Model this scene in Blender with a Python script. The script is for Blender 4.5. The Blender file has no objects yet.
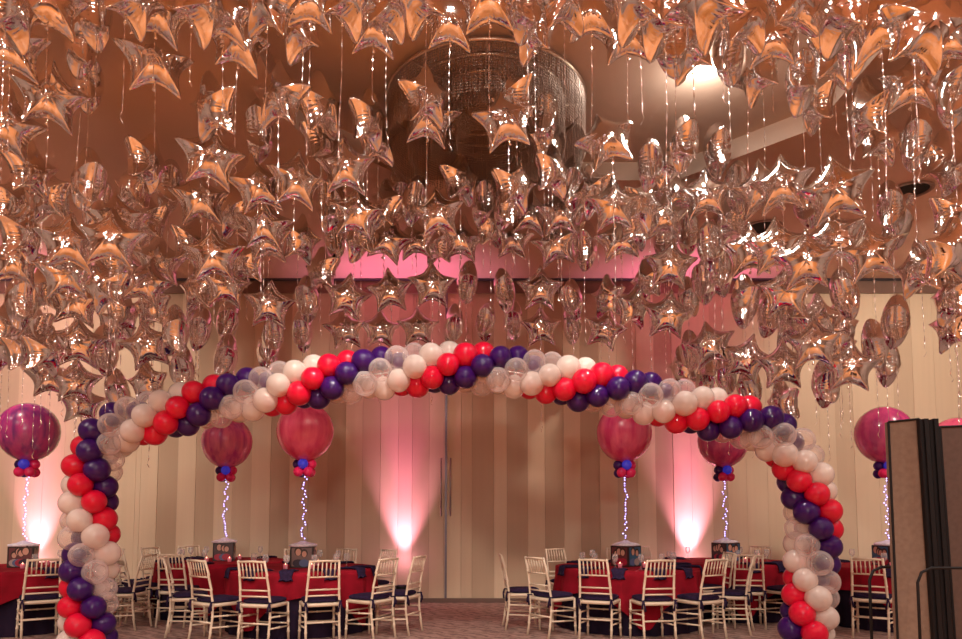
import bpy, bmesh, math, random
from mathutils import Vector, Matrix, noise
random.seed(7)
S = bpy.context.scene
COL = S.collection
PI = math.pi

# ------------------------------------------------------------------ camera
F = 700.0                     # focal length in pixels of the 962 px frame
PITCH = math.radians(4)
EYE = Vector((0, 0, 1.4))
PX0, PY0 = 481.0, 467.0       # principal point
cam = bpy.data.cameras.new('camera'); co = bpy.data.objects.new('camera', cam); COL.objects.link(co)
cam.sensor_width = 36; cam.lens = F / 962 * 36
cam.shift_y = (PY0 - 319.5) / 962
cam.clip_start = .05; cam.clip_end = 100
co.location = EYE; co.rotation_euler = (PI/2 + PITCH, 0, 0)
S.camera = co
FWD = Vector((0, math.cos(PITCH), math.sin(PITCH))); UP = Vector((0, -math.sin(PITCH), math.cos(PITCH)))
def ray(px, py):
    return FWD + Vector((1, 0, 0)) * ((px-PX0)/F) + UP * ((PY0-py)/F)
def at_y(px, py, Y):
    d = ray(px, py); return EYE + d * (Y / d.y)
def at_z(px, py, z):
    d = ray(px, py); return EYE + d * ((z-EYE.z) / d.z)

# ------------------------------------------------------------------ materials
def mat(name, color=(.5,.5,.5), rough=.5, metal=0, **kw):
    m = bpy.data.materials.new(name); m.use_nodes = True
    b = m.node_tree.nodes['Principled BSDF']
    b.inputs['Base Color'].default_value = (*color, 1)
    b.inputs['Roughness'].default_value = rough
    b.inputs['Metallic'].default_value = metal
    for k, v in kw.items():
        b.inputs[k.replace('_', ' ')].default_value = v
    return m
def N(m, t, **kw):
    n = m.node_tree.nodes.new(t)
    for k, v in kw.items(): setattr(n, k, v)
    return n
def L(m, a, b): m.node_tree.links.new(a, b)
def bsdf(m): return m.node_tree.nodes['Principled BSDF']
def noisy(m, c1, c2, scale=5, detail=3, vscale=(1,1,1), lo=.35, hi=.65, coord='Object', bump=0):
    tc = N(m, 'ShaderNodeTexCoord'); mp = N(m, 'ShaderNodeMapping'); mp.inputs['Scale'].default_value = vscale
    nz = N(m, 'ShaderNodeTexNoise'); nz.inputs['Scale'].default_value = scale; nz.inputs['Detail'].default_value = detail
    cr = N(m, 'ShaderNodeValToRGB'); e = cr.color_ramp.elements
    e[0].position = lo; e[0].color = (*c1, 1); e[1].position = hi; e[1].color = (*c2, 1)
    L(m, tc.outputs[coord], mp.inputs[0]); L(m, mp.outputs[0], nz.inputs['Vector']); L(m, nz.outputs['Fac'], cr.inputs[0])
    L(m, cr.outputs[0], bsdf(m).inputs['Base Color'])
    if bump:
        bp = N(m, 'ShaderNodeBump'); bp.inputs['Strength'].default_value = bump; bp.inputs['Distance'].default_value = .01
        L(m, nz.outputs['Fac'], bp.inputs['Height']); L(m, bp.outputs[0], bsdf(m).inputs['Normal'])
    return m
def emis(name, color, s):
    return mat(name, (0,0,0), 1, Emission_Color=(*color, 1), Emission_Strength=s)

M = {}
# silver foil
m = M['foil'] = mat('silver_foil', (.84,.83,.84), .06, 1.0)
tc = N(m, 'ShaderNodeTexCoord'); nz = N(m, 'ShaderNodeTexNoise'); nz.inputs['Scale'].default_value = 22; nz.inputs['Detail'].default_value = 2
bp = N(m, 'ShaderNodeBump'); bp.inputs['Strength'].default_value = .12; bp.inputs['Distance'].default_value = .006
L(m, tc.outputs['Object'], nz.inputs['Vector']); L(m, nz.outputs['Fac'], bp.inputs['Height']); L(m, bp.outputs[0], bsdf(m).inputs['Normal'])
M['ribbon'] = mat('silver_ribbon', (.95,.86,.84), .22, .8)
M['red'] = mat('red_latex', (.64,.005,.035), .3, Specular_IOR_Level=.1, Coat_Weight=.7, Coat_Roughness=.015)
M['purple'] = mat('purple_latex', (.036,.004,.10), .3, Specular_IOR_Level=.1, Coat_Weight=.6, Coat_Roughness=.015)
m = M['white'] = mat('pearl_latex', (.86,.74,.68), .18, Subsurface_Weight=0, Coat_Weight=.6, Coat_Roughness=.015)
def add_transparency(m, face, edge, tint=(1,1,1)):
    out = m.node_tree.nodes['Material Output']
    tr = N(m, 'ShaderNodeBsdfTransparent'); tr.inputs[0].default_value = (*tint, 1)
    lw = N(m, 'ShaderNodeLayerWeight'); lw.inputs[0].default_value = .35
    mr = N(m, 'ShaderNodeMapRange'); mr.inputs['To Min'].default_value = face; mr.inputs['To Max'].default_value = edge
    mx = N(m, 'ShaderNodeMixShader')
    L(m, lw.outputs['Facing'], mr.inputs['Value']); L(m, mr.outputs[0], mx.inputs[0])
    L(m, tr.outputs[0], mx.inputs[1]); L(m, bsdf(m).outputs[0], mx.inputs[2]); L(m, mx.outputs[0], out.inputs[0])
add_transparency(m, .60, .93)
m = M['clear'] = mat('clear_latex', (.85,.72,.70), .12, Coat_Weight=.5, Coat_Roughness=.04)
add_transparency(m, .17, .75, (1,.97,.97))
def marbled(name, c1, c2):
    m = mat(name, c1, .25, Coat_Weight=.6, Coat_Roughness=.015)
    noisy(m, c1, c2, scale=3.2, detail=5, vscale=(3.4,3.4,.45), lo=.40, hi=.66)
    add_transparency(m, .86, .98)
    return m
M['marble'] = [marbled('marbled_purple_latex', (.58,.04,.24), (.20,.02,.18)),
               marbled('marbled_pink_latex', (.88,.16,.34), (.50,.03,.24)),
               marbled('marbled_coral_latex', (.92,.12,.22), (.78,.05,.15)),
               marbled('marbled_rose_latex', (.86,.12,.25), (.66,.04,.16)),
               marbled('marbled_berry_latex', (.72,.07,.24), (.46,.03,.18))]
M['blue_lit'] = mat('blue_lit_latex', (.05,.05,.55), .15, Emission_Color=(.05,.06,1,1), Emission_Strength=.16)  # faint emission stands in for the LED string's light on the balloon
M['bulb'] = emis('led_bulb', (.40,.36,1), 7)
M['wire'] = mat('clear_wire', (.42,.22,.42), .3)
M['chair'] = mat('ivory_chair_paint', (.80,.66,.50), .35)
M['navy'] = noisy(mat('navy_fabric', rough=.9, Specular_IOR_Level=.12), (.020,.012,.035), (.035,.020,.06), scale=40)
M['navycloth'] = noisy(mat('navy_cloth', rough=.9, Specular_IOR_Level=.12), (.012,.007,.018), (.024,.013,.032), scale=3)
M['redcloth'] = noisy(mat('red_cloth', rough=.9, Specular_IOR_Level=.15), (.22,.005,.014), (.32,.007,.022), scale=4)
M['black'] = mat('black_metal', (.008,.007,.008), .55, 0, Specular_IOR_Level=.2)
M['glass'] = mat('drinking_glass', (.85,.80,.80), .05)
add_transparency(M['glass'], .10, .6)
M['candle'] = emis('lit_candle', (1,.35,.22), 6)
M['votive'] = mat('frosted_votive', (.6,.16,.20), .3, Emission_Color=(1,.25,.3,1), Emission_Strength=.15)
M['fluff'] = noisy(mat('white_fluff', rough=.95), (.72,.68,.80), (.95,.92,.98), scale=30, bump=.6)
M['boxside'] = mat('dark_box_card', (.07,.03,.035), .5)
M['lamp'] = emis('lamp_glow', (1,.95,.90), 140)
M['lamprim'] = mat('lamp_rim', (.75,.6,.5), .4)

# ------------------------------------------------------------------ helpers
def link(name, me, parent=None, loc=None, rot=None):
    o = bpy.data.objects.new(name, me); COL.objects.link(o)
    if parent: o.parent = parent
    if loc is not None: o.location = loc
    if rot is not None: o.rotation_euler = rot
    return o
def mesh(name, bm, mt, smooth=False):
    me = bpy.data.meshes.new(name); bm.normal_update(); bm.to_mesh(me); bm.free()
    for x in (mt if isinstance(mt, list) else [mt]): me.materials.append(x)
    if smooth:
        me.polygons.foreach_set('use_smooth', [True]*len(me.polygons))
    return me
def obj(name, bm, mt, parent=None, smooth=False, loc=None):
    return link(name, mesh(name, bm, mt, smooth), parent, loc)
def empty(name, loc, rz=0):
    o = bpy.data.objects.new(name, None); COL.objects.link(o); o.location = loc; o.rotation_euler = (0,0,rz); o.empty_display_size = .1
    return o
def tag(o, label, cat, group=None, kind=None):
    o['label'] = label; o['category'] = cat
    if group: o['group'] = group
    if kind: o['kind'] = kind
    return o
def struct(o): o['kind'] = 'structure'; return o
def box(bm, lo, hi, mi=0):
    x0,y0,z0 = lo; x1,y1,z1 = hi
    v = [bm.verts.new(p) for p in ((x0,y0,z0),(x1,y0,z0),(x1,y1,z0),(x0,y1,z0),(x0,y0,z1),(x1,y0,z1),(x1,y1,z1),(x0,y1,z1))]
    for f in ((3,2,1,0),(4,5,6,7),(0,1,5,4),(1,2,6,5),(2,3,7,6),(3,0,4,7)):
        bm.faces.new([v[i] for i in f]).material_index = mi
    return v
def frame_of(t):
    t = t.normalized(); a = Vector((0,0,1)) if abs(t.z) < .9 else Vector((1,0,0))
    u = t.cross(a).normalized(); return u, t.cross(u).normalized()
def tube(bm, pts, rad, n=8, cap=True):
    pts = [Vector(p) for p in pts]
    rs = rad if isinstance(rad, (list, tuple)) else [rad]*len(pts)
    rings = []; u = None
    for i, p in enumerate(pts):
        t = (pts[min(i+1, len(pts)-1)] - pts[max(i-1, 0)])
        if u is None: u, w = frame_of(t)
        else:
            t = t.normalized(); u = (u - t*u.dot(t)).normalized(); w = t.cross(u)
        rings.append([bm.verts.new(p + (u*math.cos(2*PI*k/n) + w*math.sin(2*PI*k/n))*rs[i]) for k in range(n)])
    for a, b in zip(rings, rings[1:]):
        for k in range(n):
            bm.faces.new((a[k], a[(k+1)%n], b[(k+1)%n], b[k]))
    if cap:
        bm.faces.new(rings[0][::-1]); bm.faces.new(rings[-1])
def lathe(bm, prof, n=24, c=(0,0,0)):
    rings = []
    for r, z in prof:
        if r < 1e-5: rings.append([bm.verts.new((c[0], c[1], c[2]+z))])
        else: rings.append([bm.verts.new((c[0]+r*math.cos(2*PI*k/n), c[1]+r*math.sin(2*PI*k/n), c[2]+z)) for k in range(n)])
    for a, b in zip(rings, rings[1:]):
        for k in range(n):
            k2 = (k+1)%n
            if len(a) == 1 and len(b) == 1: continue
            if len(a) == 1: bm.faces.new((a[0], b[k2], b[k]))
            elif len(b) == 1: bm.faces.new((a[k], a[k2], b[0]))
            else: bm.faces.new((a[k], a[k2], b[k2], b[k]))
def bamboo(bm, a, b, r, rings=3, n=8):
    a = Vector(a); b = Vector(b); pts = []; rs = []
    def add(t, rr): pts.append(a.lerp(b, t)); rs.append(rr)
    add(0, r)
    for i in range(rings):
        t = (i+1)/(rings+1); e = .006/(b-a).length
        add(t-2*e, r); add(t-e, r*1.35); add(t+e, r*1.35); add(t+2*e, r)
    add(1, r)
    tube(bm, pts, rs, n)

# ------------------------------------------------------------------ room
YW = 11.5; ZC = 5.35; XR = 10.0; YB = -9.0
bm = bmesh.new(); box(bm, (-XR, YB, -.1), (XR, YW+.2, 0))
m = mat('carpet', rough=.95)
tc = N(m, 'ShaderNodeTexCoord'); mp = N(m, 'ShaderNodeMapping'); mp.inputs['Scale'].default_value = (1,1.3,1)
wv = N(m, 'ShaderNodeTexWave'); wv.wave_type = 'BANDS'; wv.bands_direction = 'DIAGONAL'
wv.inputs['Scale'].default_value = 2.6; wv.inputs['Distortion'].default_value = 9; wv.inputs['Detail'].default_value = 3; wv.inputs['Detail Scale'].default_value = 1.6
nz = N(m, 'ShaderNodeTexNoise'); nz.inputs['Scale'].default_value = 26; nz.inputs['Detail'].default_value = 4
ad = N(m, 'ShaderNodeMath', operation='MULTIPLY_ADD'); ad.inputs[1].default_value = .45
cr = N(m, 'ShaderNodeValToRGB'); e = cr.color_ramp.elements
e[0].position = .30; e[0].color = (.13,.070,.062,1); e[1].position = .90; e[1].color = (.44,.285,.235,1)
L(m, tc.outputs['Object'], mp.inputs[0]); L(m, mp.outputs[0], wv.inputs['Vector']); L(m, mp.outputs[0], nz.inputs['Vector'])
L(m, wv.outputs['Fac'], ad.inputs[0]); L(m, nz.outputs['Fac'], ad.inputs[2]); L(m, ad.outputs[0], cr.inputs[0]); L(m, cr.outputs[0], bsdf(m).inputs['Base Color'])
struct(obj('floor', bm, m))
# wooden dance floor in the middle of the hall, in front of the arch (the foil stars mirror it)
bm = bmesh.new(); box(bm, (-6.5, -7.5, 0), (6.5, 6.3, .02))
m = mat('oak_parquet', rough=.35)
tc = N(m, 'ShaderNodeTexCoord'); bk = N(m, 'ShaderNodeTexBrick'); bk.inputs['Scale'].default_value = 2.2
bk.inputs['Color1'].default_value = (.54,.20,.055,1); bk.inputs['Color2'].default_value = (.46,.165,.045,1); bk.inputs['Mortar'].default_value = (.34,.12,.035,1)
bk.inputs['Mortar Size'].default_value = .012
L(m, tc.outputs['Object'], bk.inputs['Vector']); L(m, bk.outputs['Color'], bsdf(m).inputs['Base Color'])
struct(obj('floor_dance', bm, m))

# back wall: flat drapery-like wall panels in alternating tans
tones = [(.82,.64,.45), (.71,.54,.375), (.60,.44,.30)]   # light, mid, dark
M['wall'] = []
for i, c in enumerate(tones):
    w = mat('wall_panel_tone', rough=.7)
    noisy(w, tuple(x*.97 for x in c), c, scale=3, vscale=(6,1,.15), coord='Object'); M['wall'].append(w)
pairs = [(-200,0)]
x = -30; t = 0
edges = []
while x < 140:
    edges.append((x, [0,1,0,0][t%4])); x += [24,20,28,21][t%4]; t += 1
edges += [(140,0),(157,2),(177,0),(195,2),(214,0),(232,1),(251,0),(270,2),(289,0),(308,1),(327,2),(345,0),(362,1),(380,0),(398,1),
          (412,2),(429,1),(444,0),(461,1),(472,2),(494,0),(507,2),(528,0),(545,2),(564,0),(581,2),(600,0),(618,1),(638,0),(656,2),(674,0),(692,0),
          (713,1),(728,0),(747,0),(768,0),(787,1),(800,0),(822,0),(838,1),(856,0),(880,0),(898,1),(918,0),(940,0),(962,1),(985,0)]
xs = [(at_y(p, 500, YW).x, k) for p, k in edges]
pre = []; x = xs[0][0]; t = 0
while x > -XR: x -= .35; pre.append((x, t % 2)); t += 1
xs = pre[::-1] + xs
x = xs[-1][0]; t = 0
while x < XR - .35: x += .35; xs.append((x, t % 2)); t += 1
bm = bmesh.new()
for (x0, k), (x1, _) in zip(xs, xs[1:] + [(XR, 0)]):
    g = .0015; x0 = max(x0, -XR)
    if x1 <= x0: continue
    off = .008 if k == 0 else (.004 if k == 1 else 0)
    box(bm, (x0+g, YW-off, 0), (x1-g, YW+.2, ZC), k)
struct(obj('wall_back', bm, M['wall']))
# header painted dark for the soffit's shade, and metal track along the top of the back wall
bm = bmesh.new(); box(bm, (-XR, YW-.05, ZC-.24), (XR, YW-.03, ZC)); 
struct(obj('trim_1', bm, noisy(mat('header_shade', rough=.7), (.20,.115,.085), (.25,.145,.105), scale=2)))
bm = bmesh.new(); box(bm, (-XR, YW-.09, ZC-.035), (XR, YW-.05, ZC))
struct(obj('trim_2', bm, mat('track_metal', (.10,.10,.12), .35, .8)))
bm = bmesh.new(); box(bm, (-XR, YW-.055, 0), (XR, YW-.03, .07))
struct(obj('baseboard_back', bm, mat('baseboard_paint', (.16,.09,.07), .5)))
side = noisy(mat('side_wall_paint', rough=.8), (.34,.25,.20), (.42,.32,.26), scale=1.5)
for nm, lo, hi in (('wall_left', (-XR-.2, YB, 0), (-XR, YW+.2, ZC)), ('wall_right', (XR, YB, 0), (XR+.2, YW+.2, ZC)),
                   ('wall_front', (-XR-.2, YB-.2, 0), (XR+.2, YB, ZC))):
    bm = bmesh.new(); box(bm, lo, hi); struct(obj(nm, bm, side))
# door leaf joint with long pull handles
dj = at_y(446, 500, YW)
bm = bmesh.new(); box(bm, (dj.x-.018, YW-.045, .0), (dj.x+.018, YW-.02, ZC-.24))
door = struct(obj('door_1', bm, mat('door_edge', (.20,.17,.20), .4, .5)))
for s in (-1, 1):
    hx = dj.x + s*.075; z1 = at_y(446, 457, YW).z; z0 = at_y(446, 517, YW).z
    bm = bmesh.new(); tube(bm, [(hx, YW-.03, z1-.03), (hx, YW-.10, z1-.03), (hx, YW-.10, z0+.03), (hx, YW-.03, z0+.03)], .014, 8)
    obj('door_handle', bm, mat('brushed_steel', (.45,.38,.38), .35, .9), door, True)

# ceiling with a raised octagonal tray
cx, cy, hw, hd, ch = .75, 5.3, 2.65, 2.7, 1.1
octo = [(cx-hw+ch, cy-hd), (cx+hw-ch, cy-hd), (cx+hw, cy-hd+ch), (cx+hw, cy+hd-ch), (cx+hw-ch, cy+hd), (cx-hw+ch, cy+hd), (cx-hw, cy+hd-ch), (cx-hw, cy-hd+ch)]
outer = [(octo[0][0], YB), (octo[1][0], YB), (XR, octo[2][1]), (XR, octo[3][1]), (octo[4][0], YW+.2), (octo[5][0], YW+.2), (-XR, octo[6][1]), (-XR, octo[7][1])]
ZT = ZC + .22
bm = bmesh.new()
vi = [bm.verts.new((x, y, ZC)) for x, y in octo]; vo = [bm.verts.new((x, y, ZC)) for x, y in outer]
corners = {1: (XR, YB), 3: (XR, YW+.2), 5: (-XR, YW+.2), 7: (-XR, YB)}
for i in range(8):
    j = (i+1) % 8
    f = [vi[i], vo[i]] + ([bm.verts.new((*corners[i], ZC))] if i in corners else []) + [vo[j], vi[j]]
    bm.faces.new(f)
    bm.faces.new((vi[i], vi[j], bm.verts.new((*octo[j], ZT)), bm.verts.new((*octo[i], ZT)))).material_index = 1
bm.faces.new([bm.verts.new((x, y, ZT)) for x, y in octo]).material_index = 1
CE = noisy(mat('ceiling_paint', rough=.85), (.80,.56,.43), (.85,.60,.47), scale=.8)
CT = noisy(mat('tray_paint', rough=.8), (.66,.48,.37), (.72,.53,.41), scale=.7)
struct(obj('ceiling', bm, [CE, CT]))
# ventilation slots in the ceiling
for px, py, w in ((910, 190, .42), (762, 227, .42)):
    p = at_z(px, py, ZC-.004)
    t = empty('ceiling_vent', (p.x, p.y, ZC))
    bm = bmesh.new(); lathe(bm, [(w*.62, -.012), (w*.5, -.02), (w*.5, 0)], 28); obj('frame', bm, mat('vent_frame', (.30,.17,.13), .5), t, True)
    bm = bmesh.new(); lathe(bm, [(0, -.006), (w*.5, -.006)], 28); obj('slot', bm, mat('vent_slot', (.01,.008,.006), .9), t)
    tag(t, 'dark round air vent in the ceiling ' + ('by the right edge' if px > 800 else 'above the right part of the arch'), 'vent')

# ------------------------------------------------------------------ lights
def lamp(name, kind, loc, energy, color=(1,.90,.80), size=.08, **kw):
    l = bpy.data.lights.new(name, kind); o = bpy.data.objects.new(name, l); COL.objects.link(o); o.location = loc
    l.energy = energy; l.color = color
    if kind == 'AREA': l.size = size
    else: l.shadow_soft_size = size
    for k, v in kw.items(): setattr(l, k, v)
    return o
def aim(o, p): o.rotation_euler = (Vector(p) - o.location).to_track_quat('-Z', 'Y').to_euler()
def downlight(x, y, z, energy, r=.09, ang=150, label=None, glow=True):
    t = empty('recessed_downlight', (x, y, z))
    bm = bmesh.new(); lathe(bm, [(r*1.35, -.004), (r*1.25, -.018), (r, -.012), (r, -.002)], 28); obj('trim_ring', bm, M['lamprim'], t, True)
    bm = bmesh.new(); lathe(bm, [(0, -.012), (r, -.012)], 28); obj('lens', bm, M['lamp'], t)
    tag(t, label or 'round recessed downlight in the hall ceiling', 'ceiling light', None if label else 'recessed downlights of the hall')
    lo = lamp('downlight_lamp', 'SPOT', (x, y, z-.05), energy, size=r, spot_size=math.radians(ang), spot_blend=.6)
    return t
p = at_z(705, 68, ZT)
downlight(p.x, p.y, ZT, 130, r=.13, ang=170, label='bright round downlight glowing in the raised part of the ceiling')
lamp('tray_glow', 'POINT', (p.x, p.y, ZT-.22), 16, size=.1)
downlight(-.1, 4.3, ZT, 520, ang=160, label=None)
for x, y in ((-1.4,-.6),(1.6,-.8),(-5.2,-.8),(5.4,-1),(-1.2,1.5),(1.5,1.9),(-5.2,4.6),(5.8,4.8),(-8.4,6.2),(8.6,6.2),(-8.6,1.2),(8.8,.8)):
    downlight(x, y, ZC, 120, r=.06)
for x, y, e in ((-3.4, 1.5, 300), (4.0, 1.2, 300), (-6.8, 3.2, 260), (7.2, 3.0, 260), (-3.2, -3.5, 220), (3.2, -3.5, 220), (-7.5, -2, 150), (7.5, -2, 150), (0, -6.5, 200)):
    downlight(x, y, ZC, e)
a = lamp('hall_fill', 'AREA', (0, -3.5, 5.25), 220, (1,.88,.78), .9); 
a = lamp('hall_fill', 'AREA', (0, -8.3, 3.9), 240, (1,.88,.78), 1.6, shape='RECTANGLE'); a.data.size_y = .8; aim(a, (0, 8, 2.2))
for sx in (-1, 1):  # added spots without fixtures, put in to brighten the back wall
    a = lamp('wall_fill', 'SPOT', (sx*6.3, 7.2, 5.1), 420, (1,.90,.76), .10, spot_size=math.radians(88), spot_blend=.8); aim(a, (sx*7.0, 11.5, 2.7))
    a = lamp('wall_fill', 'SPOT', (sx*1.5, 4.4, ZT-.06), 520, (1,.88,.74), .08, spot_size=math.radians(52), spot_blend=.6); aim(a, (sx*2.3, 11.5, 1.2))

# pink uplights on the floor against the back wall
for px, e in ((24, 260), (402, 300), (696, 320)):
    b = at_y(px, 592, YW-.32)
    t = empty('uplight', (b.x, YW-.36, 0))
    bm = bmesh.new(); lathe(bm, [(0,.10),(.075,.10),(.085,.13),(.095,.30),(.088,.31),(.080,.28),(0,.28)], 20); obj('lamp_can', bm, M['black'], t, True)
    bm = bmesh.new(); box(bm, (-.09,-.09,0), (.09,.09,.025)); box(bm, (-.11,-.015,.0), (-.10,.015,.22)); box(bm, (.10,-.015,.0), (.11,.015,.22)); obj('bracket', bm, M['black'], t)
    bm = bmesh.new(); lathe(bm, [(0,.285),(.078,.285)], 20); obj('lens', bm, emis('pink_lens', (1,.25,.55), 6), t)
    tag(t, 'small black uplight throwing pink light up the wall ' + {24:'by the left edge', 402:'beside the door joint', 696:'behind the two tables right of centre'}[px], 'uplight', 'pink uplights along the back wall')
    s = lamp('uplight_lamp', 'SPOT', (b.x, YW-.22, .42), e*1.9, (1,.36,.60), .04, spot_size=math.radians(52), spot_blend=1.0)
    aim(s, (b.x, YW-.05, 5.0))
    s = lamp('uplight_lamp', 'SPOT', (b.x, YW-.26, .42), e*2.0, (1,.17,.50), .04, spot_size=math.radians(30), spot_blend=.9)
    aim(s, (b.x, YW-.42, 5.3))
    s = lamp('uplight_lamp', 'POINT', (b.x, YW-.20, .70), 2.5, (1,.40,.62), .05)

# ------------------------------------------------------------------ crystal chandelier in the tray
ct = empty('crystal_chandelier', (.05, 6.75, ZT))
rng = random.Random(3)
bm = bmesh.new()
for rr in (.98, .78, .55, .30):
    pts = [(rr*math.cos(a), rr*math.sin(a), -.06) for a in [2*PI*k/64 for k in range(65)]]
    tube(bm, pts, .022, 6, False)
for k in range(8):
    a = 2*PI*k/8; tube(bm, [(.1*math.cos(a), .1*math.sin(a), -.06), (0.98*math.cos(a), 0.98*math.sin(a), -.06)], .012, 6)
for k in range(4):
    a = 2*PI*k/4+.3; tube(bm, [(.7*math.cos(a), .7*math.sin(a), -.06), (.7*math.cos(a), .7*math.sin(a), 0)], .012, 6)
obj('frame', bm, mat('chandelier_metal', (.55,.42,.32), .3, .9), ct, True)
bm = bmesh.new()
for rr, ln, n in ((.98, .52, 300), (.78, .50, 230), (.55, .46, 160), (.30,.42,90)):
    for k in range(n):
        a = 2*PI*k/n + rng.uniform(-.01,.01); l = ln*(1 + .12*math.sin(a*5) + rng.uniform(-.04,.04)); z = -.08
        x, y = rr*math.cos(a), rr*math.sin(a)
        while z > -.06 - l:
            r = .0085; c = Vector((x + rng.uniform(-.004,.004), y + rng.uniform(-.004,.004), z))
            v = [bm.verts.new(c + Vector(d)) for d in ((0,0,r*1.4), (r,0,0), (0,r,0), (-r,0,0), (0,-r,0), (0,0,-r*1.4))]
            for q in range(4):
                bm.faces.new((v[0], v[1+q], v[1+(q+1)%4])); bm.faces.new((v[5], v[1+(q+1)%4], v[1+q]))
            z -= .026
cb = obj('bead_strands', bm, mat('crystal_beads', (.42,.32,.26), .3, .5), ct); cb['kind'] = 'stuff'
tag(ct, 'large round crystal bead chandelier hanging above the star balloons', 'chandelier')

# path of the arch
AY = 7.1; RB = .124
line = [(86,655),(87,625),(89,590),(91,555),(89,520),(90,485),(97,455),(118,428),(160,416),(210,403),(260,393),(320,381),(385,373),(450,368),(505,371),(560,380),
        (620,392),(675,405),(720,416),(760,428),(790,450),(806,482),(813,520),(812,560),(810,600),(807,628),(805,655)]
W = [at_y(a, b, AY) for a, b in line]
dense = []
for i in range(len(W)-1):
    p0, p1, p2, p3 = W[max(i-1,0)], W[i], W[i+1], W[min(i+2, len(W)-1)]
    for k in range(24):
        t = k/24
        dense.append(.5*((2*p1) + (p2-p0)*t + (2*p0-5*p1+4*p2-p3)*t*t + (3*p1-p0-3*p2+p3)*t**3))
dense.append(W[-1])
cum = [0]
for a, b in zip(dense, dense[1:]): cum.append(cum[-1] + (b-a).length)
PITCHA = .1715
def at_s(s):
    s = max(0, min(cum[-1], s))
    lo = 0
    import bisect
    i = min(bisect.bisect_right(cum, s), len(cum)-1); i = max(i, 1)
    t = (s-cum[i-1])/(cum[i]-cum[i-1]+1e-9)
    return dense[i-1].lerp(dense[i], t), (dense[i]-dense[i-1]).normalized()

# ------------------------------------------------------------------ foil stars
def star_outline(R, ri, n_arc):
    """closed list of points: tips with concave arcs between, tip up (+z)"""
    P = []
    for k in range(10):
        a = PI/2 + k*PI/5; r = R if k % 2 == 0 else (ri*.76 if k == 5 else ri)
        P.append(Vector((r*math.cos(a), r*math.sin(a))))
    out = []
    for k in range(0, 10, 2):
        t0, v, t1 = P[k], P[(k+1) % 10], P[(k+2) % 10]
        for i in range(n_arc):
            t = i / n_arc
            # rational quadratic, valley rounded
            w = 1.9; a, b, c = (1-t)**2, 2*t*(1-t)*w, t*t
            out.append((t0*a + v*b + t1*c) / (a+b+c))
    return out
bm_smooth = []
def star_mesh(seed):
    rg = random.Random(seed)
    R, ri = .278, .134
    n_arc = 30; O = star_outline(R, ri, n_arc); n = len(O)
    segs = [(O[i], O[(i+1) % n]) for i in range(n)]
    def dist(p):
        best = 9
        for a, b in segs:
            ab = b-a; t = max(0, min(1, (p-a).dot(ab)/ab.length_squared)); d = (p-(a+ab*t)).length
            if d < best: best = d
        return best
    rings = 12; dm = .150
    ph = [rg.uniform(0, 6.28) for _ in range(6)]
    wr = [0]*n
    for i in range(n):
        u = (i % n_arc)/n_arc
        amp = math.sin(PI*u)**.8
        wr[i] = amp*(.6*math.sin(i*2*PI/4.3 + ph[0]) + .4*math.sin(i*2*PI/3.4 + ph[1]) + rg.uniform(-.35,.35))
    bm = bmesh.new()
    fs, bs = [], []
    for j in range(rings):
        t = (j/(rings-1)); t = 1-(1-t)**1.6
        rf, rb = [], []
        for i in range(n):
            p = O[i]*t if j else Vector((0,0))
            if j == 0:
                if i == 0: c0 = (0., dm)
                d = dm
            else: d = 0 if j == rings-1 else dist(p)
            d = min(d, dm)
            h = .124*math.sqrt(max(0, d*(2*dm-d)))/dm
            h = max(h, .128*math.sqrt(max(0, 1-(p.length/.185)**2))*min(1, d/.04)**.5)
            w = wr[i]*.014*math.exp(-((d-.016)/.022)**2)*(1 if d > 0 else 0)
            hh = .0012 + h + w
            tw = .012*math.sin(p.x*9+ph[2])*math.sin(p.y*8+ph[3]) + .03*(p.length/R)**2*math.sin(math.atan2(p.y,p.x)*2+ph[4])*.6
            if j == 0:
                if i == 0:
                    a = bm.verts.new((0, -hh, 0)); b = bm.verts.new((0, hh, 0))
                rf.append(a); rb.append(b)
            else:
                wb = wr[(i*7) % n]*.014*math.exp(-((d-.016)/.022)**2)*(1 if d > 0 else 0)
                rf.append(bm.verts.new((p.x, -hh+tw, p.y))); rb.append(bm.verts.new((p.x, .0012+h+wb+tw, p.y)))
        fs.append(rf); bs.append(rb)
    inner = list({v for rr in (fs[:-3]+bs[:-3]) for v in rr})
    bm_smooth.append(inner)
    # flat welded seam
    def seam(ring, off):
        out = []
        for i in range(n):
            q = O[i]; nn = (O[(i+1)%n] - O[i-1]); nn = Vector((nn.y, -nn.x)).normalized()
            out.append(bm.verts.new((q.x + nn.x*.008, ring[i].co.y + off + .0015*math.sin(i*1.7+ph[5]), q.y + nn.y*.008)))
        return out
    so = seam(fs[-1], .0012)
    for j in range(rings-1):
        for i in range(n):
            k = (i+1) % n
            for R_, flip in ((fs, 0), (bs, 1)):
                vs = [R_[j][i], R_[j+1][i], R_[j+1][k]] + ([R_[j][k]] if j else [])
                bm.faces.new(vs[::-1] if flip else vs)
    for i in range(n):
        k = (i+1) % n
        bm.faces.new((fs[-1][i], so[i], so[k], fs[-1][k])); bm.faces.new((bs[-1][k], so[k], so[i], bs[-1][i]))
    for _ in range(9): bmesh.ops.smooth_vert(bm, verts=bm_smooth[-1], factor=.5, use_axis_x=False, use_axis_y=True, use_axis_z=False)
    return mesh('star_foil', bm, M['foil'], True)
stars_me = [star_mesh(s) for s in range(4)]
def tail_mesh():
    bm = bmesh.new()
    for k, (z, w) in enumerate(((0,.012),(-.03,.010),(-.055,.016),(-.075,.022))):
        pass
    pts = [(0,0,.02),(0,.004,-.015),(.004,-.003,-.04),(.010,.004,-.065)]
    tube(bm, pts, [.012,.007,.006,.014], 6)
    return mesh('tail', bm, M['foil'], True)
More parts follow.
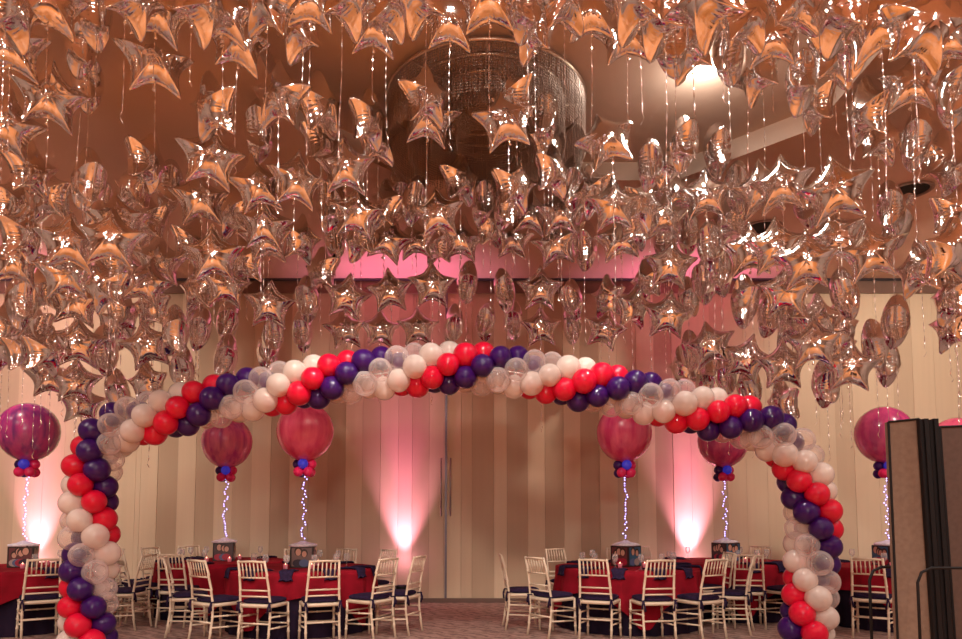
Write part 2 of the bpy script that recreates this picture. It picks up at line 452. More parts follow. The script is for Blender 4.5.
tail_me = tail_mesh()
def ribbon_mesh(seed, ln):
    rg = random.Random(seed); bm = bmesh.new(); n = int(ln/.018); a = rg.uniform(0,6.28); prev = None
    x = y = 0; px_, py_ = rg.uniform(0,6), rg.uniform(0,6); tw = rg.uniform(25, 45)
    for i in range(n+1):
        z = -i*ln/n; s = -z
        curl = max(0, (s-ln*.82))/(ln*.18+1e-6)
        x = .012*math.sin(s*5+px_)*s + .014*curl*math.sin(s*60); y = .012*math.sin(s*4+py_)*s + .014*curl*math.cos(s*60)
        an = a + s*tw + 1.2*math.sin(s*9+px_)
        w = .0036
        d = Vector((math.cos(an)*w, math.sin(an)*w, 0))
        p = Vector((x, y, z)); v = (bm.verts.new(p-d), bm.verts.new(p+d))
        if prev: bm.faces.new((prev[0], prev[1], v[1], v[0]))
        prev = v
    return mesh('ribbon', bm, M['ribbon'], True)
ribbons_me = [ribbon_mesh(i, l) for i, l in enumerate((.45, .60, .75, .90, 1.15))]

# (pixel x, pixel y, size in pixels, facing) : F face-on, T turned, E edge-on
STARS = '''
8 8 62 T;8 46 64 F;48 4 60 F;94 12 56 E;82 44 48 E;88 80 52 E;50 98 58 F;6 126 58 F;155 62 62 F;158 12 58 F;200 4 52 T;
222 14 58 F;237 44 56 F;300 30 52 T;312 2 54 F;373 26 52 F;388 4 50 T;259 130 52 E;280 98 56 T;320 106 54 T;368 120 50 T;214 108 56 T;
130 -4 56 T;270 2 54 T;345 -2 54 T;420 -4 54 T;
450 22 56 F;489 0 60 F;527 4 50 E;535 30 44 T;430 118 52 F;426 98 52 T;505 122 54 F;512 98 52 T;545 116 46 E;548 148 44 T;590 14 52 F;560 0 50 T;
625 36 52 F;660 14 52 T;670 38 46 E;688 24 50 T;728 52 54 E;744 18 56 T;758 74 50 T;690 50 46 T;710 -4 52 T;640 -4 54 T;
772 38 52 F;800 82 46 E;816 104 42 T;856 38 52 E;842 8 58 T;836 56 52 T;880 26 60 F;920 30 64 T;914 84 54 F;950 36 62 F;955 92 58 E;868 112 54 T;795 0 56 T;
88 180 52 E;50 196 50 T;10 206 52 T;100 204 44 E;146 162 50 T;170 186 46 E;136 188 46 T;118 222 52 F;30 170 50 T;
210 158 56 F;258 186 50 F;296 182 50 F;320 142 46 T;345 168 50 F;330 204 46 E;356 214 46 F;386 206 42 T;265 226 46 F;200 200 48 F;236 212 48 T;376 140 46 T;150 222 44 T;
398 196 42 E;415 200 42 E;438 214 44 F;482 200 42 E;514 186 48 T;506 206 42 E;530 214 42 F;552 172 46 T;560 214 42 F;572 184 44 E;460 180 44 T;
606 142 52 F;650 164 40 E;685 143 46 E;718 150 46 E;670 162 44 T;676 194 42 F;706 196 46 F;736 186 44 E;762 190 50 F;594 192 44 T;614 206 46 F;642 206 44 T;664 218 42 F;636 226 42 T;
782 186 52 F;836 192 60 F;891 208 46 E;916 140 50 E;880 140 46 T;938 158 46 T;958 172 50 T;806 204 42 E;730 220 44 T;
70 244 54 F;112 240 54 F;22 234 50 T;14 262 48 F;22 302 48 E;66 274 48 F;76 302 46 F;106 288 46 T;118 264 46 T;160 262 44 F;146 284 44 F;152 308 42 T;122 314 42 T;175 332 44 E;196 322 38 E;192 244 44 T;6 326 44 T;36 328 44 T;44 290 44 T;
214 256 50 F;266 240 44 F;226 286 42 F;300 240 42 T;336 236 40 E;200 290 42 T;270 306 42 F;272 336 38 E;307 300 40 E;200 330 38 E;228 320 38 E;347 298 40 F;388 240 42 F;302 332 36 E;345 330 36 F;322 270 40 T;246 262 42 T;
390 292 39 F;432 286 40 F;467 284 37 E;505 290 37 E;540 290 39 F;572 300 36 E;380 330 35 F;418 328 35 F;453 325 34 E;485 322 34 E;514 322 34 E;541 328 35 F;572 326 34 E;462 240 40 F;415 240 38 F;512 240 38 F;556 244 42 F;566 228 42 T;438 244 38 T;490 226 40 T;360 238 42 T;
585 246 42 E;620 240 44 F;608 298 38 T;634 308 39 T;605 330 36 F;665 240 42 E;688 230 42 E;670 266 44 F;711 246 46 E;705 280 42 E;720 272 42 E;668 316 42 F;710 346 42 F;745 302 46 E;750 252 48 F;648 282 38 T;688 300 38 E;
776 248 50 F;806 262 52 F;834 238 50 F;870 254 52 F;898 222 46 E;920 270 50 T;948 252 54 T;787 292 48 F;770 312 44 E;845 294 46 E;896 322 46 E;954 298 50 T;818 322 46 T;838 332 44 T;955 214 50 T;
6 350 42 T;24 350 44 T;46 352 44 T;50 378 38 F;78 344 46 F;105 352 44 E;118 392 40 E;76 382 40 F;82 404 38 F;148 346 44 F;148 384 40 T;183 370 42 E;116 328 42 T;226 358 40 E;
268 352 36 E;690 352 36 E;684 368 36 T;706 380 36 E;814 344 46 F;783 366 44 F;784 402 40 T;746 360 42 F;750 388 40 E;792 322 44 T;826 384 44 E;850 368 46 F;838 350 42 T;874 346 44 E;886 362 42 E;726 376 38 E;954 326 48 T
'''
pts = []
rg = random.Random(11)
SP = .47
for tok in STARS.replace('\n', '').split(';'):
    if not tok.strip(): continue
    a, b, c, k = tok.split()
    a, b, c = float(a), float(b), float(c)
    dep = F*SP/c * rg.uniform(.97, 1.03)
    pts.append([a, b, c, k, dep])
def wp(q): return EYE + ray(q[0], q[1])*q[4]
def lim(q):
    r = ray(q[0], q[1])
    zmax = 5.02
    p = EYE + r*q[4]
    if (cx-hw+.45 < p.x < cx+hw-.45) and (cy-hd+.4 < p.y < cy+hd-.5): zmax = 5.1
    q[4] = min(q[4], (zmax-1.4)/r.z if r.z > 0 else 99, (YW-.45)/r.y)
for q in pts: lim(q)
for it in range(90):
    moved = 0
    for i in range(len(pts)):
        for j in range(i+1, len(pts)):
            A, B = pts[i], pts[j]
            if abs(A[0]-B[0]) > 75 or abs(A[1]-B[1]) > 75: continue
            d = (wp(A)-wp(B)).length
            if d < .43:
                s = .06 if A[4] > B[4] else -.06
                A[4] += s; B[4] -= s; lim(A); lim(B); moved += 1
    if not moved: break
for q in pts:
    for _ in range(12):
        p = wp(q); d = min((p-v).length for v in dense[::4])
        if d > .62: break
        q[4] += .08 if (q[2] < 41 or p.y > AY + .1) else -.08
print('star relax', it, moved, len(pts))
ORD = ['first','second','third','fourth','fifth','sixth','seventh','eighth','ninth','tenth','eleventh','twelfth','thirteenth','fourteenth','fifteenth','sixteenth','seventeenth','eighteenth','nineteenth','twentieth',
       'twenty-first','twenty-second','twenty-third','twenty-fourth','twenty-fifth','twenty-sixth','twenty-seventh','twenty-eighth','twenty-ninth','thirtieth']
BANDS = ['topmost', 'second', 'third', 'fourth', 'fifth', 'sixth', 'seventh', 'eighth', 'ninth', 'tenth', 'lowest']
srt = sorted(pts, key=lambda q: q[1]); nb = 11; per = math.ceil(len(srt)/nb)
look = {'F': 'face-on', 'T': 'half-turned', 'E': 'edge-on'}
for b in range(nb):
    row = sorted(srt[b*per:(b+1)*per], key=lambda q: q[0])
    for i, q in enumerate(row):
        yaw = {'F': rg.uniform(-.22,.22), 'T': rg.choice((-1,1))*rg.uniform(.6,1.0), 'E': rg.choice((-1,1))*rg.uniform(1.3,1.6)}[q[3]]
        vx = math.atan2(q[0]-PX0, F)
        if rg.random() < .5: yaw += PI
        ro = bpy.data.objects.new('star_balloon', stars_me[rg.randrange(4)]); COL.objects.link(ro)
        ro.location = wp(q)
        tilt = rg.gauss(0, .10) + (.10 if q[3] != 'E' else 0)*(-1 if abs(yaw) > 2.2 else 1)
        ro.rotation_euler = Matrix.Rotation(yaw - vx, 4, 'Z').to_3x3().to_4x4().to_euler()
        ro.rotation_euler = (Matrix.Rotation(yaw - vx, 4, 'Z') @ Matrix.Rotation(tilt, 4, 'X') @ Matrix.Rotation(rg.gauss(0,.12), 4, 'Y')).to_euler()
        sc = q[2]*q[4]/(F*SP); sc = max(.88, min(1.10, sc))*1.06; ro.scale = (sc,)*3
        tl = link('inflation_tail', tail_me, ro, (0, 0, -.135)); 
        z = ro.location.z
        opts = ribbons_me[:3] if q[1] > 330 else ribbons_me
        rb = link('ribbon', opts[rg.randrange(len(opts))], ro, (0, 0, -.18), ro.rotation_euler.to_matrix().inverted().to_euler())
        tag(ro, f'{look[q[3]]} silver foil star balloon, {ORD[i]} from the left in the {BANDS[b]} star band', 'balloon', 'silver foil star balloons floating under the ceiling')

# ------------------------------------------------------------------ balloon arch
def balloon_mesh(name, mt, r, n=22):
    prof = []
    for i in range(15):
        a = PI*i/14; z = r*math.cos(a); rr = r*math.sin(a)
        if z < 0: z *= 1.10
        prof.append((rr, z))
    prof = prof[:-1] + [(r*.10, -r*1.12), (r*.13, -r*1.20), (0, -r*1.20)]
    bm = bmesh.new(); lathe(bm, prof[::-1], n)
    return mesh(name, bm, mt, True)
# phase reference: the cluster above pixel x = 480 has its red balloon on top
xref = at_y(483, 369, AY).x
sref = min(zip([abs(p.x-xref) + (0 if p.z > 2 else 9) for p in dense], cum))[1]
arch = empty('balloon_arch', (dense[0].lerp(dense[-1], .5).x, AY, 0))
tag(arch, 'tall spiral balloon arch of red, purple, pearl white and clear balloons spanning the hall', 'balloon arch')
bmeshes = {k: balloon_mesh(k+'_balloon', M[k], RB) for k in ('red','purple','white','clear')}
n0 = -int((sref-.12)/PITCHA); n1 = int((cum[-1]-.12-sref)/PITCHA)
rg = random.Random(5)
for i in range(n0, n1+1):
    c, t = at_s(sref + i*PITCHA)
    bvec = Vector((0,-1,0)); nvec = Vector((-t.z, 0, t.x)).normalized()
    for colr, off in (('red',0), ('purple',90), ('clear',180), ('white',270)):
        phi = math.radians(0 + off - 45*i)
        d = nvec*math.cos(phi) + bvec*math.sin(phi)
        p = c + d*(RB*1.30) + Vector((rg.uniform(-.006,.006), 0, rg.uniform(-.006,.006)))
        if p.z < RB*1.02: p.z = RB*1.02
        o = link(colr+'_balloon', bmeshes[colr], arch, p - arch.location)
        o.rotation_euler = d.to_track_quat('Z', 'Y').to_euler()
        o.scale = (rg.uniform(.94,1.04),)*3
        if colr == 'clear' : o['label'] = 'clear see-through balloon'
# centre pole of the arch
bm = bmesh.new(); tube(bm, [d - arch.location for d in dense[::6]] , .012, 6); obj('arch_pole', bm, M['ribbon'], arch, True)
bm = bmesh.new()
for e in (dense[0], dense[-1]):
    lathe(bm, [(0,.02),(.16,.02),(.17,.0)], 24, (e.x-arch.location.x, 0, 0))
obj('base_plate', bm, M['black'], arch)

# ------------------------------------------------------------------ tables
def cloth(name, R, zt, hem, folds, amp, mt, seed, c):
    rg = random.Random(seed); bm = bmesh.new(); n = 192
    ph = rg.uniform(0,6); rings = []
    prof = [(0.0,None),(.5,None),(.9,None),(.985,None)]
    cv = bm.verts.new((0,0,zt)); prev = None
    def ring(fn):
        return [bm.verts.new(fn(2*PI*k/n)) for k in range(n)]
    rs = []
    for f in (.3,.6,.9,.97): rs.append(ring(lambda a: (R*f*math.cos(a), R*f*math.sin(a), zt)))
    steps = 9
    for j in range(steps+1):
        u = j/steps
        def fn(a):
            h = hem(a); drop = u*h
            w = math.sin(folds*a+ph) + .5*math.sin(folds*1.7*a+ph*2) if folds else 0
            w2 = round(folds*1.7); w = math.sin(folds*a+ph) + .45*math.sin(w2*a+ph*2)
            r = R + .006 + amp*(w+.6)*min(1, drop/.45) + .03*drop
            zz = zt - .004 - drop if j else zt - .003
            return (r*math.cos(a), r*math.sin(a), zz)
        rs.append(ring(fn))
    for k in range(n): bm.faces.new((cv, rs[0][k], rs[0][(k+1)%n]))
    for a, b in zip(rs, rs[1:]):
        for k in range(n): bm.faces.new((a[k], b[k], b[(k+1)%n], a[(k+1)%n]))
    return obj(name, bm, mt, None, True, c)
def sq_hem(R, side, rot, maxd):
    def h(a):
        b = (a - rot) % (PI/2); b = min(b, PI/2-b)
        return min(side/2/math.cos(b) - R, maxd)
    return h

# chair (origin on the floor under the seat centre, sitter faces +y)
CH = {}
def build_chair_meshes():
    w, d = .195, .19; sh = .435; tr = .0135
    def one(fn): bm = bmesh.new(); fn(bm); return bm
    parts = []
    for s in (-1, 1):
        parts.append(('leg', mesh('leg', one(lambda b: bamboo(b, (s*w, d, 0), (s*(w-.008), d-.012, sh), tr, 3)), M['chair'], True)))
        def rear(b):
            z = [0,.14,.30,.44,.60,.76,.92]; y = [-d-.045,-d-.02,-d,-d,-d-.018,-d-.05,-d-.095]; pp = []; rr = []
            for zz, yy in zip(z, y):
                k = 1 - .10*max(0, zz-.44)/.48
                for dz, r in ((-.012,tr),(0,tr*1.3),(.012,tr)):
                    if 0 < zz < .92 or dz == 0: pp.append((s*w*(.93 if zz < .5 else .93-.13*(zz-.44)/.48), yy, zz+dz)); rr.append(r if dz else (tr if zz in (0,.92) else r))
            tube(b, pp, rr, 8)
        parts.append(('leg', mesh('leg', one(rear), M['chair'], True)))
        for z in (.17, .29):
            parts.append(('stretcher', mesh('stretcher', one(lambda b: bamboo(b, (s*w, d-.004, z), (s*w*.95, -d-.01, z+.02), .0095, 1)), M['chair'], True)))
    for z in (.20, .31):
        parts.append(('stretcher', mesh('stretcher', one(lambda b: bamboo(b, (-w, d-.004, z), (w, d-.004, z), .0095, 1)), M['chair'], True)))
    parts.append(('stretcher', mesh('stretcher', one(lambda b: bamboo(b, (-w*.94, -d-.012, .24), (w*.94, -d-.012, .24), .0095, 1)), M['chair'], True)))
    def seat(b):
        pr = [(-1,-1),(1,-1),(1.05,1),(-1.05,1)]
        o = []
        for zz, k in ((sh-.025,1),(sh+.005,1.03),(sh+.012,.97)):
            ring = []
            for a in range(32):
                t = 2*PI*a/32; c, s_ = math.cos(t), math.sin(t)
                x = math.copysign(abs(c)**.4, c)*(w+.012)*k; y = math.copysign(abs(s_)**.4, s_)*(d+.014)*k
                ring.append(b.verts.new((x, y, zz)))
            o.append(ring)
        for p, q in zip(o, o[1:]):
            for a in range(32): b.faces.new((p[a], p[(a+1)%32], q[(a+1)%32], q[a]))
        b.faces.new(o[0][::-1]); b.faces.new(o[-1])
    parts.append(('seat', mesh('seat', one(seat), M['chair'], True)))
    def cushion(b):
        o = []
        for zz, k in ((sh+.013,.90),(sh+.022,1.0),(sh+.040,1.03),(sh+.056,.97),(sh+.064,.80),(sh+.068,.4)):
            ring = []
            for a in range(32):
                t = 2*PI*a/32; c, s_ = math.cos(t), math.sin(t)
                ring.append(b.verts.new((math.copysign(abs(c)**.45, c)*w*.99*k, .012+math.copysign(abs(s_)**.45, s_)*d*.98*k, zz)))
            o.append(ring)
        for p, q in zip(o, o[1:]):
            for a in range(32): b.faces.new((p[a], p[(a+1)%32], q[(a+1)%32], q[a]))
        b.faces.new(o[0][::-1]); b.faces.new(o[-1])
    parts.append(('cushion', mesh('cushion', one(cushion), M['navy'], True)))
    for s in (-1, 1):
        def tie(b):
            x = s*w*.95; y = -d
            tube(b, [(x-s*.02, y+.02, sh+.03), (x-s*.015, y-.022, sh+.035), (x+s*.018, y-.022, sh+.03), (x+s*.018, y+.018, sh+.03)], .008, 6)
            tube(b, [(x, y-.022, sh+.03), (x-s*.012, y-.035, sh-.03), (x-s*.02, y-.03, sh-.085)], [.010,.009,.013], 6)
            tube(b, [(x, y-.022, sh+.03), (x+s*.016, y-.035, sh-.02), (x+s*.014, y-.03, sh-.06)], [.010,.009,.012], 6)
        parts.append(('cushion_tie', mesh('cushion_tie', one(tie), M['navy'], True)))
    yb = lambda z: -d - .018*max(0,(z-.44))/.16 if z < .6 else -d-.018-.077*(z-.60)/.32
    for z in (.53, .595, .735):
        parts.append(('back_rail', mesh('back_rail', one(lambda b: bamboo(b, (-w*(.93-.13*(z-.44)/.48), yb(z), z), (w*(.93-.13*(z-.44)/.48), yb(z), z), .0095, 0)), M['chair'], True)))
    parts.append(('top_rail', mesh('top_rail', one(lambda b: tube(b, [(-w*.86, yb(.9), .905), (0, yb(.9)-.006, .912), (w*.86, yb(.9), .905)], [.0125,.0125,.0125], 8)), M['chair'], True)))
    def sp(b):
        for k in range(6):
            x = -w*.82 + (k+1)*w*1.64/7
            bamboo(b, (x, yb(.735), .735), (x, yb(.9), .905), .0075, 1, 6)
    parts.append(('back_spindles', mesh('back_spindles', one(sp), M['chair'], True)))
    return parts
CHP = build_chair_meshes()
def chair(x, y, rz, label, group):
    t = empty('chiavari_chair', (x, y, 0), rz); tag(t, label, 'chair', group)
    for nm, me in CHP: link(nm, me, t)
    return t

# small table ware
def wine_glass_mesh():
    bm = bmesh.new()
    lathe(bm, [(0,0),(.034,0),(.034,.003),(.006,.008),(.004,.075),(.012,.085),(.033,.11),(.038,.14),(.031,.185),(.029,.185),(.036,.14),(.031,.112),(.010,.088),(0,.086)], 14)
    return mesh('wine_glass', bm, M['glass'], True)
GL = wine_glass_mesh()
def votive_meshes():
    bm = bmesh.new(); lathe(bm, [(0,0),(.024,0),(.030,.055),(.027,.055),(.022,.012),(0,.012)], 16); a = mesh('holder', bm, M['votive'], True)
    bm = bmesh.new(); lathe(bm, [(0,.013),(.020,.013),(.020,.040),(.006,.045),(.008,.058),(0,.075)], 10); return a, mesh('flame', bm, M['candle'], True)
VO = votive_meshes()
def napkin_mesh():
    # folded band lying radially on the table, its end falling over the edge (local +x is outward, edge at x = 0)
    bm = bmesh.new(); prof = [(-.30,.004),(-.25,.020),(-.12,.026),(-.03,.024),(.010,.016),(.030,-.012),(.034,-.055),(.036,-.085)]
    rows = []
    for i, (x, z) in enumerate(prof):
        wv = .075 + .012*math.sin(i*1.9)
        rows.append([bm.verts.new((x + .006*math.sin(j*2+i), -wv + 2*wv*j/6, z + .008*math.sin(j*1.8+i*.7))) for j in range(7)])
    low = [[bm.verts.new((v.co.x-.012 if i > 4 else v.co.x, v.co.y, max(.001, v.co.z-.020) if i < 4 else v.co.z-.010)) for v in r] for i, r in enumerate(rows)]
    for R_, fl in ((rows, 0), (low, 1)):
        for i in range(len(R_)-1):
            for j in range(6):
                f = [R_[i][j], R_[i+1][j], R_[i+1][j+1], R_[i][j+1]]
                bm.faces.new(f[::-1] if fl else f)
    for i in range(len(rows)-1):
        bm.faces.new((rows[i][0], low[i][0], low[i+1][0], rows[i+1][0])); bm.faces.new((rows[i][6], rows[i+1][6], low[i+1][6], low[i][6]))
    bm.faces.new([*rows[-1]] + low[-1][::-1]); bm.faces.new([*low[0]] + rows[0][::-1])
    return mesh('napkin', bm, M['navy'], True)
NP = napkin_mesh()

# centrepiece: picture box, fluffy top, lit string, collar of small balloons, big marbled balloon
def ball(bm, r, n=16):
    lathe(bm, [(r*math.sin(PI*i/10) if 0 < i < 10 else 0, -r*math.cos(PI*i/10)) for i in range(11)], n)
bm = bmesh.new(); ball(bm, .0070, 8); BULB = mesh('bulb', bm, M['bulb'], True)
COLLAR = {}
for k, mm in (('red', mat('crimson_latex', (.75,.02,.12), .14)), ('purple', M['purple']), ('blue', M['blue_lit'])):
    bm = bmesh.new(); ball(bm, .066); COLLAR[k] = mesh('collar_balloon', bm, mm, True)
photo_cols = {}
def pm(c):
    key = tuple(round(x,3) for x in c)
    if key not in photo_cols: photo_cols[key] = mat('photo_print', c, .35)
    return photo_cols[key]
def photo(parent, rz, w, h, zc, dist, seed):
    rg = random.Random(seed); bm = bmesh.new(); mats = []
    def quad(x0,z0,x1,z1,y,c):
        mats.append(pm(c)); f = bm.faces.new([bm.verts.new(v) for v in ((x0,y,z0),(x1,y,z0),(x1,y,z1),(x0,y,z1))]); f.material_index = len(mats)-1
    def ell(cx_,cz,rx,rz_,y,c,n=14):
        mats.append(pm(c)); f = bm.faces.new([bm.verts.new((cx_+rx*math.cos(2*PI*k/n), y, cz+rz_*math.sin(2*PI*k/n))) for k in range(n)]); f.material_index = len(mats)-1
    bg = rg.choice([(.14,.035,.04),(.07,.035,.04),(.20,.13,.12),(.03,.12,.22)])
    quad(-w/2,-h/2,w/2,h/2,0,(.02,.014,.014))
    quad(-w/2+.012,-h/2+.012,w/2-.012,h/2-.012,-.001,bg)
    nk = rg.choice((2,3,3,4))
    for k in range(nk):
        x = -w*.32 + w*.64*(k+.5)/nk + rg.uniform(-.012,.012); s = rg.uniform(1.0,1.35)
        y = -.002-.002*k
        cl = rg.choice([(.4,.02,.05),(.10,.14,.28),(.03,.02,.04),(.40,.32,.30)])
        ell(x, -h*.5+.052, .055*s, .048, y, cl)
        ell(x, -h*.5+.155*s, .038*s, .046*s, y-.0005, (.04,.02,.015))
        ell(x, -h*.5+.145*s, .026*s, .034*s, y-.001, (.62,.34,.25))
    o = link('photo', mesh('photo', bm, mats), parent, (dist*math.sin(rz), -dist*math.cos(rz), zc), (0,0,rz))
def centerpiece(x, y, z, mi, rz, seed, label):
    rg = random.Random(seed); t = empty('balloon_centerpiece', (x, y, z), 0); tag(t, label, 'centerpiece', 'lit balloon centrepieces on the tables')
    hb = .15; n = 6
    bm = bmesh.new(); v0 = [bm.verts.new((.195*math.cos(rz+PI/4+PI*k/2), .195*math.sin(rz+PI/4+PI*k/2), .002)) for k in range(4)]
    v1 = [bm.verts.new((v.co.x, v.co.y, .262)) for v in v0]
    for k in range(4): bm.faces.new((v0[k], v0[(k+1)%4], v1[(k+1)%4], v1[k]))
    bm.faces.new(v0[::-1]); bm.faces.new(v1)
    bx = obj('picture_box', bm, M['boxside'], t)
    for k in range(4):
        a = rz + PI*k/2   # outward angle of the face, converted to a rotation whose -y faces outward
        photo(bx, a, .27, .25, .132, .195*math.cos(PI/4)+.004, seed*10+k)
    bm = bmesh.new(); lathe(bm, [(0,.262),(.172,.262),(.178,.278),(.14,.292),(.08,.302),(.03,.325),(0,.33)], 20)
    for v in bm.verts:
        v.co += Vector((noise.noise(v.co*18)*.02, noise.noise(v.co*18+Vector((5,5,5)))*.02, abs(noise.noise(v.co*22))*.02 if v.co.z > .27 else 0))
    obj('fluffy_top', bm, M['fluff'], t, True)
    zc = 1.265; pp = []
    for i in range(60):
        u = i/59; a = u*9*PI; pp.append((.013*math.cos(a)+.006*math.sin(u*7+seed), .013*math.sin(a), .33 + u*(zc-.06-.33)))
    bm = bmesh.new(); tube(bm, pp, .0022, 5); st = obj('light_string', bm, M['wire'], t, True)
    for i in range(24):
        q = Vector(pp[2+int(i*56/23)]); a = rg.uniform(0, 6.28)
        link('bulb', BULB, st, q + Vector((math.cos(a), math.sin(a), 0))*.016)
    for lvl in range(2):
        for k in range(4):
            a = PI/4 + PI/4*lvl + PI/2*k + .12*(seed % 3)
            c = ('red','purple','blue','red')[k] if lvl else ('red','purple','red','red')[k]
            link('collar_balloon', COLLAR[c], t, (.088*math.cos(a), .088*math.sin(a), zc - .055 + lvl*.10))
    bb = link('marbled_balloon', balloon_mesh('marbled_balloon', M['marble'][mi], .362, 40), t, (0, 0, 1.745))
    return t

GREY = 'pulled up to'
T = [  # name, px, Y, overlay rot, marble, chair list (angle, radius), label bits
 ('leftmost table',            23, 9.0, .75, 0),
 ('rear left table',   224, 10.25, .9, 1),
 ('front left table', 303, 8.95, .32, 2),
 ('front right table', 626, 9.15, .80, 3),
 ('rear right table',  726, 10.15, .7, 4),
 ('table by the partition', 889, 9.3, .5, 4),
 ('table behind the partition', 962, 10.35, .5, 3),
]
chairs = {
 0: [(42,1.15,'at the right side of'),(-5,1.12,'in front of'),(84,1.42,'standing off the right side of'),(165,1.25,'directly behind')],
 1: [(-78,1.18,'at the left side of'),(-50,1.12,'at the front left of'),(-8,1.12,'tucked in front of'),(138,1.15,'at the rear right of'),(-138,1.15,'at the rear left of'),(-112,1.18,'farther back on the left of')],
 2: [(-7,1.12,'left of the two in front of'),(24,1.12,'right of the two in front of'),(-35,1.22,'at the front left of'),(-66,1.32,'farther along the left side of'),(52,1.24,'at the front right of'),(73,1.32,'farther along the right side of'),
     (142,1.22,'at the rear right of'),(170,1.18,'directly behind'),(-163,1.2,'at the rear left of')],
 3: [(-27,1.14,'left of the two in front of'),(3,1.12,'right of the two in front of'),(-54,1.28,'at the front left of'),(-80,1.38,'farther along the left side of'),(31,1.20,'at the front right of'),(64,1.28,'farther along the right side of'),
     (-146,1.18,'at the rear left of'),(172,1.18,'directly behind'),(97,1.13,'at the rear right of')],
 4: [(-7,1.12,'left of the two in front of'),(20,1.15,'right of the two in front of'),(40,1.18,'at the right side of'),(138,1.15,'at the rear right of'),(-138,1.15,'at the rear left of')],
 5: [(-38,1.32,'in front of'),(14,1.15,'half hidden in front of'),(-165,1.18,'behind')],
 6: [],
}
rg = random.Random(21)
balls = {0:'dark purple-pink', 1:'small magenta', 2:'coral pink', 3:'rose pink striped', 4:'small berry', 5:'berry striped', 6:'half-hidden pink'}
for ti, (nm, px, Y, rot, mi) in enumerate(T):
    X = at_y(px, 560, Y).x
    R = .885
    c1 = cloth('navy_tablecloth', R-.02, .745, lambda a: .735, 22, .012, M['navycloth'], ti, (X, Y, 0))
    tag(c1, f'floor-length navy cloth under the {nm}', 'tablecloth', 'navy floor-length tablecloths')
    c2 = cloth('red_overlay', R+.022, .752, sq_hem(R+.022, 2.36, rot, .66), 16, .030, M['redcloth'], ti+40, (X, Y, 0))
    tag(c2, f'square red overlay of the {nm}', 'tablecloth', 'red overlay cloths')
    centerpiece(X, Y, .753, mi, (.35,.25,.12,.75,.45,.3,.2)[ti], ti+1, f'picture box with {balls[ti]} balloon on the {nm}')
    vx = math.atan2(X, Y)
    for ang, r, ph in chairs[ti]:
        a = math.radians(ang) - PI/2
        x = X + r*math.cos(a); y = Y + r*math.sin(a)
        face = math.atan2(Y-y, X-x) - PI/2
        if y > YW - .38: y = YW-.38
        chair(x, y, face + rg.uniform(-.12,.12), f'ivory chair {ph} the {nm}', f'ivory chiavari chairs around the {nm}')
    if ti == 6: continue
    for k, (ang, r, ph) in enumerate(chairs[ti]):
        a = math.radians(ang) - PI/2 + .17
        o = link('napkin', NP, None, (X+(R+.024)*math.cos(a), Y+(R+.024)*math.sin(a), .7535), (0,0,a))
        tag(o, f'navy napkin for the chair {ph} the {nm}', 'napkin', f'navy napkins on the {nm}')
        g = link('wine_glass', GL, None, (X+.60*math.cos(a-.12), Y+.60*math.sin(a-.12), .753))
        tag(g, f'stemmed glass for the chair {ph} the {nm}', 'glass', f'stemmed glasses on the {nm}')
    for k, a in enumerate((-2.0, -1.0, 1.2)):
        v = empty('votive_candle', (X+.33*math.cos(a), Y+.33*math.sin(a), .753))
        link('holder', VO[0], v); link('flame', VO[1], v)
        tag(v, f'pink votive candle {("left of the picture box","right of the picture box","behind the picture box")[k]} on the {nm}', 'candle', f'votive candles on the {nm}')

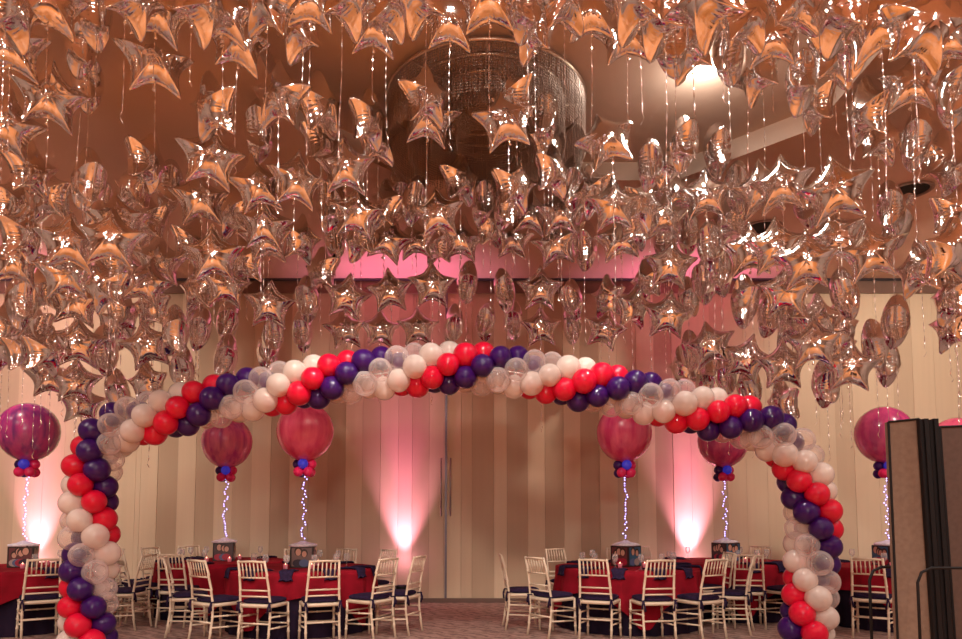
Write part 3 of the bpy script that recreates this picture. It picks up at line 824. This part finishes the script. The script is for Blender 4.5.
# ------------------------------------------------------------------ folded partition at the right edge
pt = at_y(925, 560, 4.6); PXX = pt.x
par = empty('folding_partition', (PXX, 4.6, 0)); tag(par, 'folded partition of tan panels with black edges standing at the right edge', 'partition')
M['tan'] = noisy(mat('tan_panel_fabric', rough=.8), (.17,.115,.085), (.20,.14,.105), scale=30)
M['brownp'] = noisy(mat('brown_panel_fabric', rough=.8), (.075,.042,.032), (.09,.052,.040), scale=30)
def leaf(name, tl, tr, bl_x, br_x, Yf, th, mt, edge=.016, Y2=None):
    Y2 = Y2 or Yf
    a = at_y(tl[0], tl[1], Yf); b = at_y(tr[0], tr[1], Y2)
    c = Vector((at_y(bl_x, 600, Yf).x, Yf, .02)); d = Vector((at_y(br_x, 600, Y2).x, Y2, .02))
    bm = bmesh.new(); vs = [c, d, b, a]; off = Vector((0, th, 0))
    f = [bm.verts.new(v) for v in vs]; g = [bm.verts.new(v+off) for v in vs]
    bm.faces.new(f); bm.faces.new(g[::-1])
    for i in range(4): bm.faces.new((f[i], g[i], g[(i+1)%4], f[(i+1)%4]))
    for v in bm.verts: v.co -= par.location
    o = obj(name, bm, mt, par)
    if edge:
        bm = bmesh.new(); pts_ = [v - par.location + Vector((0,-.004,0)) for v in vs]
        for i in range(4): tube(bm, [pts_[i], pts_[(i+1)%4]], edge*.5, 6)
        obj('edge_strip', bm, M['black'], o)
    return o
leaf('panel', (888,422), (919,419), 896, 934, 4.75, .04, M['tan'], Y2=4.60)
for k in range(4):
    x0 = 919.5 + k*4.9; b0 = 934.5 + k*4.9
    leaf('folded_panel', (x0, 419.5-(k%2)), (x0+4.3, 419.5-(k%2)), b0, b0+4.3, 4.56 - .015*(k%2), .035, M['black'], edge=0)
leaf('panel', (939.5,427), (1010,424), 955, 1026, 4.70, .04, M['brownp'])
# bent tube feet
def hoop(xl, xr, ytop, Y, r=.015):
    a = at_y(xl, ytop, Y); b = at_y(xr, ytop, Y); q = .09
    pts_ = [Vector((a.x, Y, .02)), Vector((a.x, Y, a.z-q)), Vector((a.x+q*.3, Y, a.z-q*.3)), Vector((a.x+q, Y, a.z)), Vector((b.x-q, Y, a.z)), Vector((b.x-q*.3, Y, a.z-q*.3)), Vector((b.x, Y, a.z-q)), Vector((b.x, Y, .02))]
    bm = bmesh.new(); tube(bm, [p - par.location for p in pts_], r*.7, 8); obj('support_tube', bm, M['black'], par, True)
hoop(917, 1000, 568, 4.40, .013); hoop(869, 905, 567, 4.95)

# ------------------------------------------------------------------ world / colour
w = bpy.data.worlds.new('world'); S.world = w; w.use_nodes = True
w.node_tree.nodes['Background'].inputs[0].default_value = (.30,.20,.16,1); w.node_tree.nodes['Background'].inputs[1].default_value = .3
S.view_settings.view_transform = 'Standard'; S.view_settings.look = 'None'; S.view_settings.exposure = .07
S.cycles.use_denoising = True
S.cycles.max_bounces = 10; S.cycles.transparent_max_bounces = 24; S.cycles.sample_clamp_indirect = 6; S.cycles.caustics_reflective = False
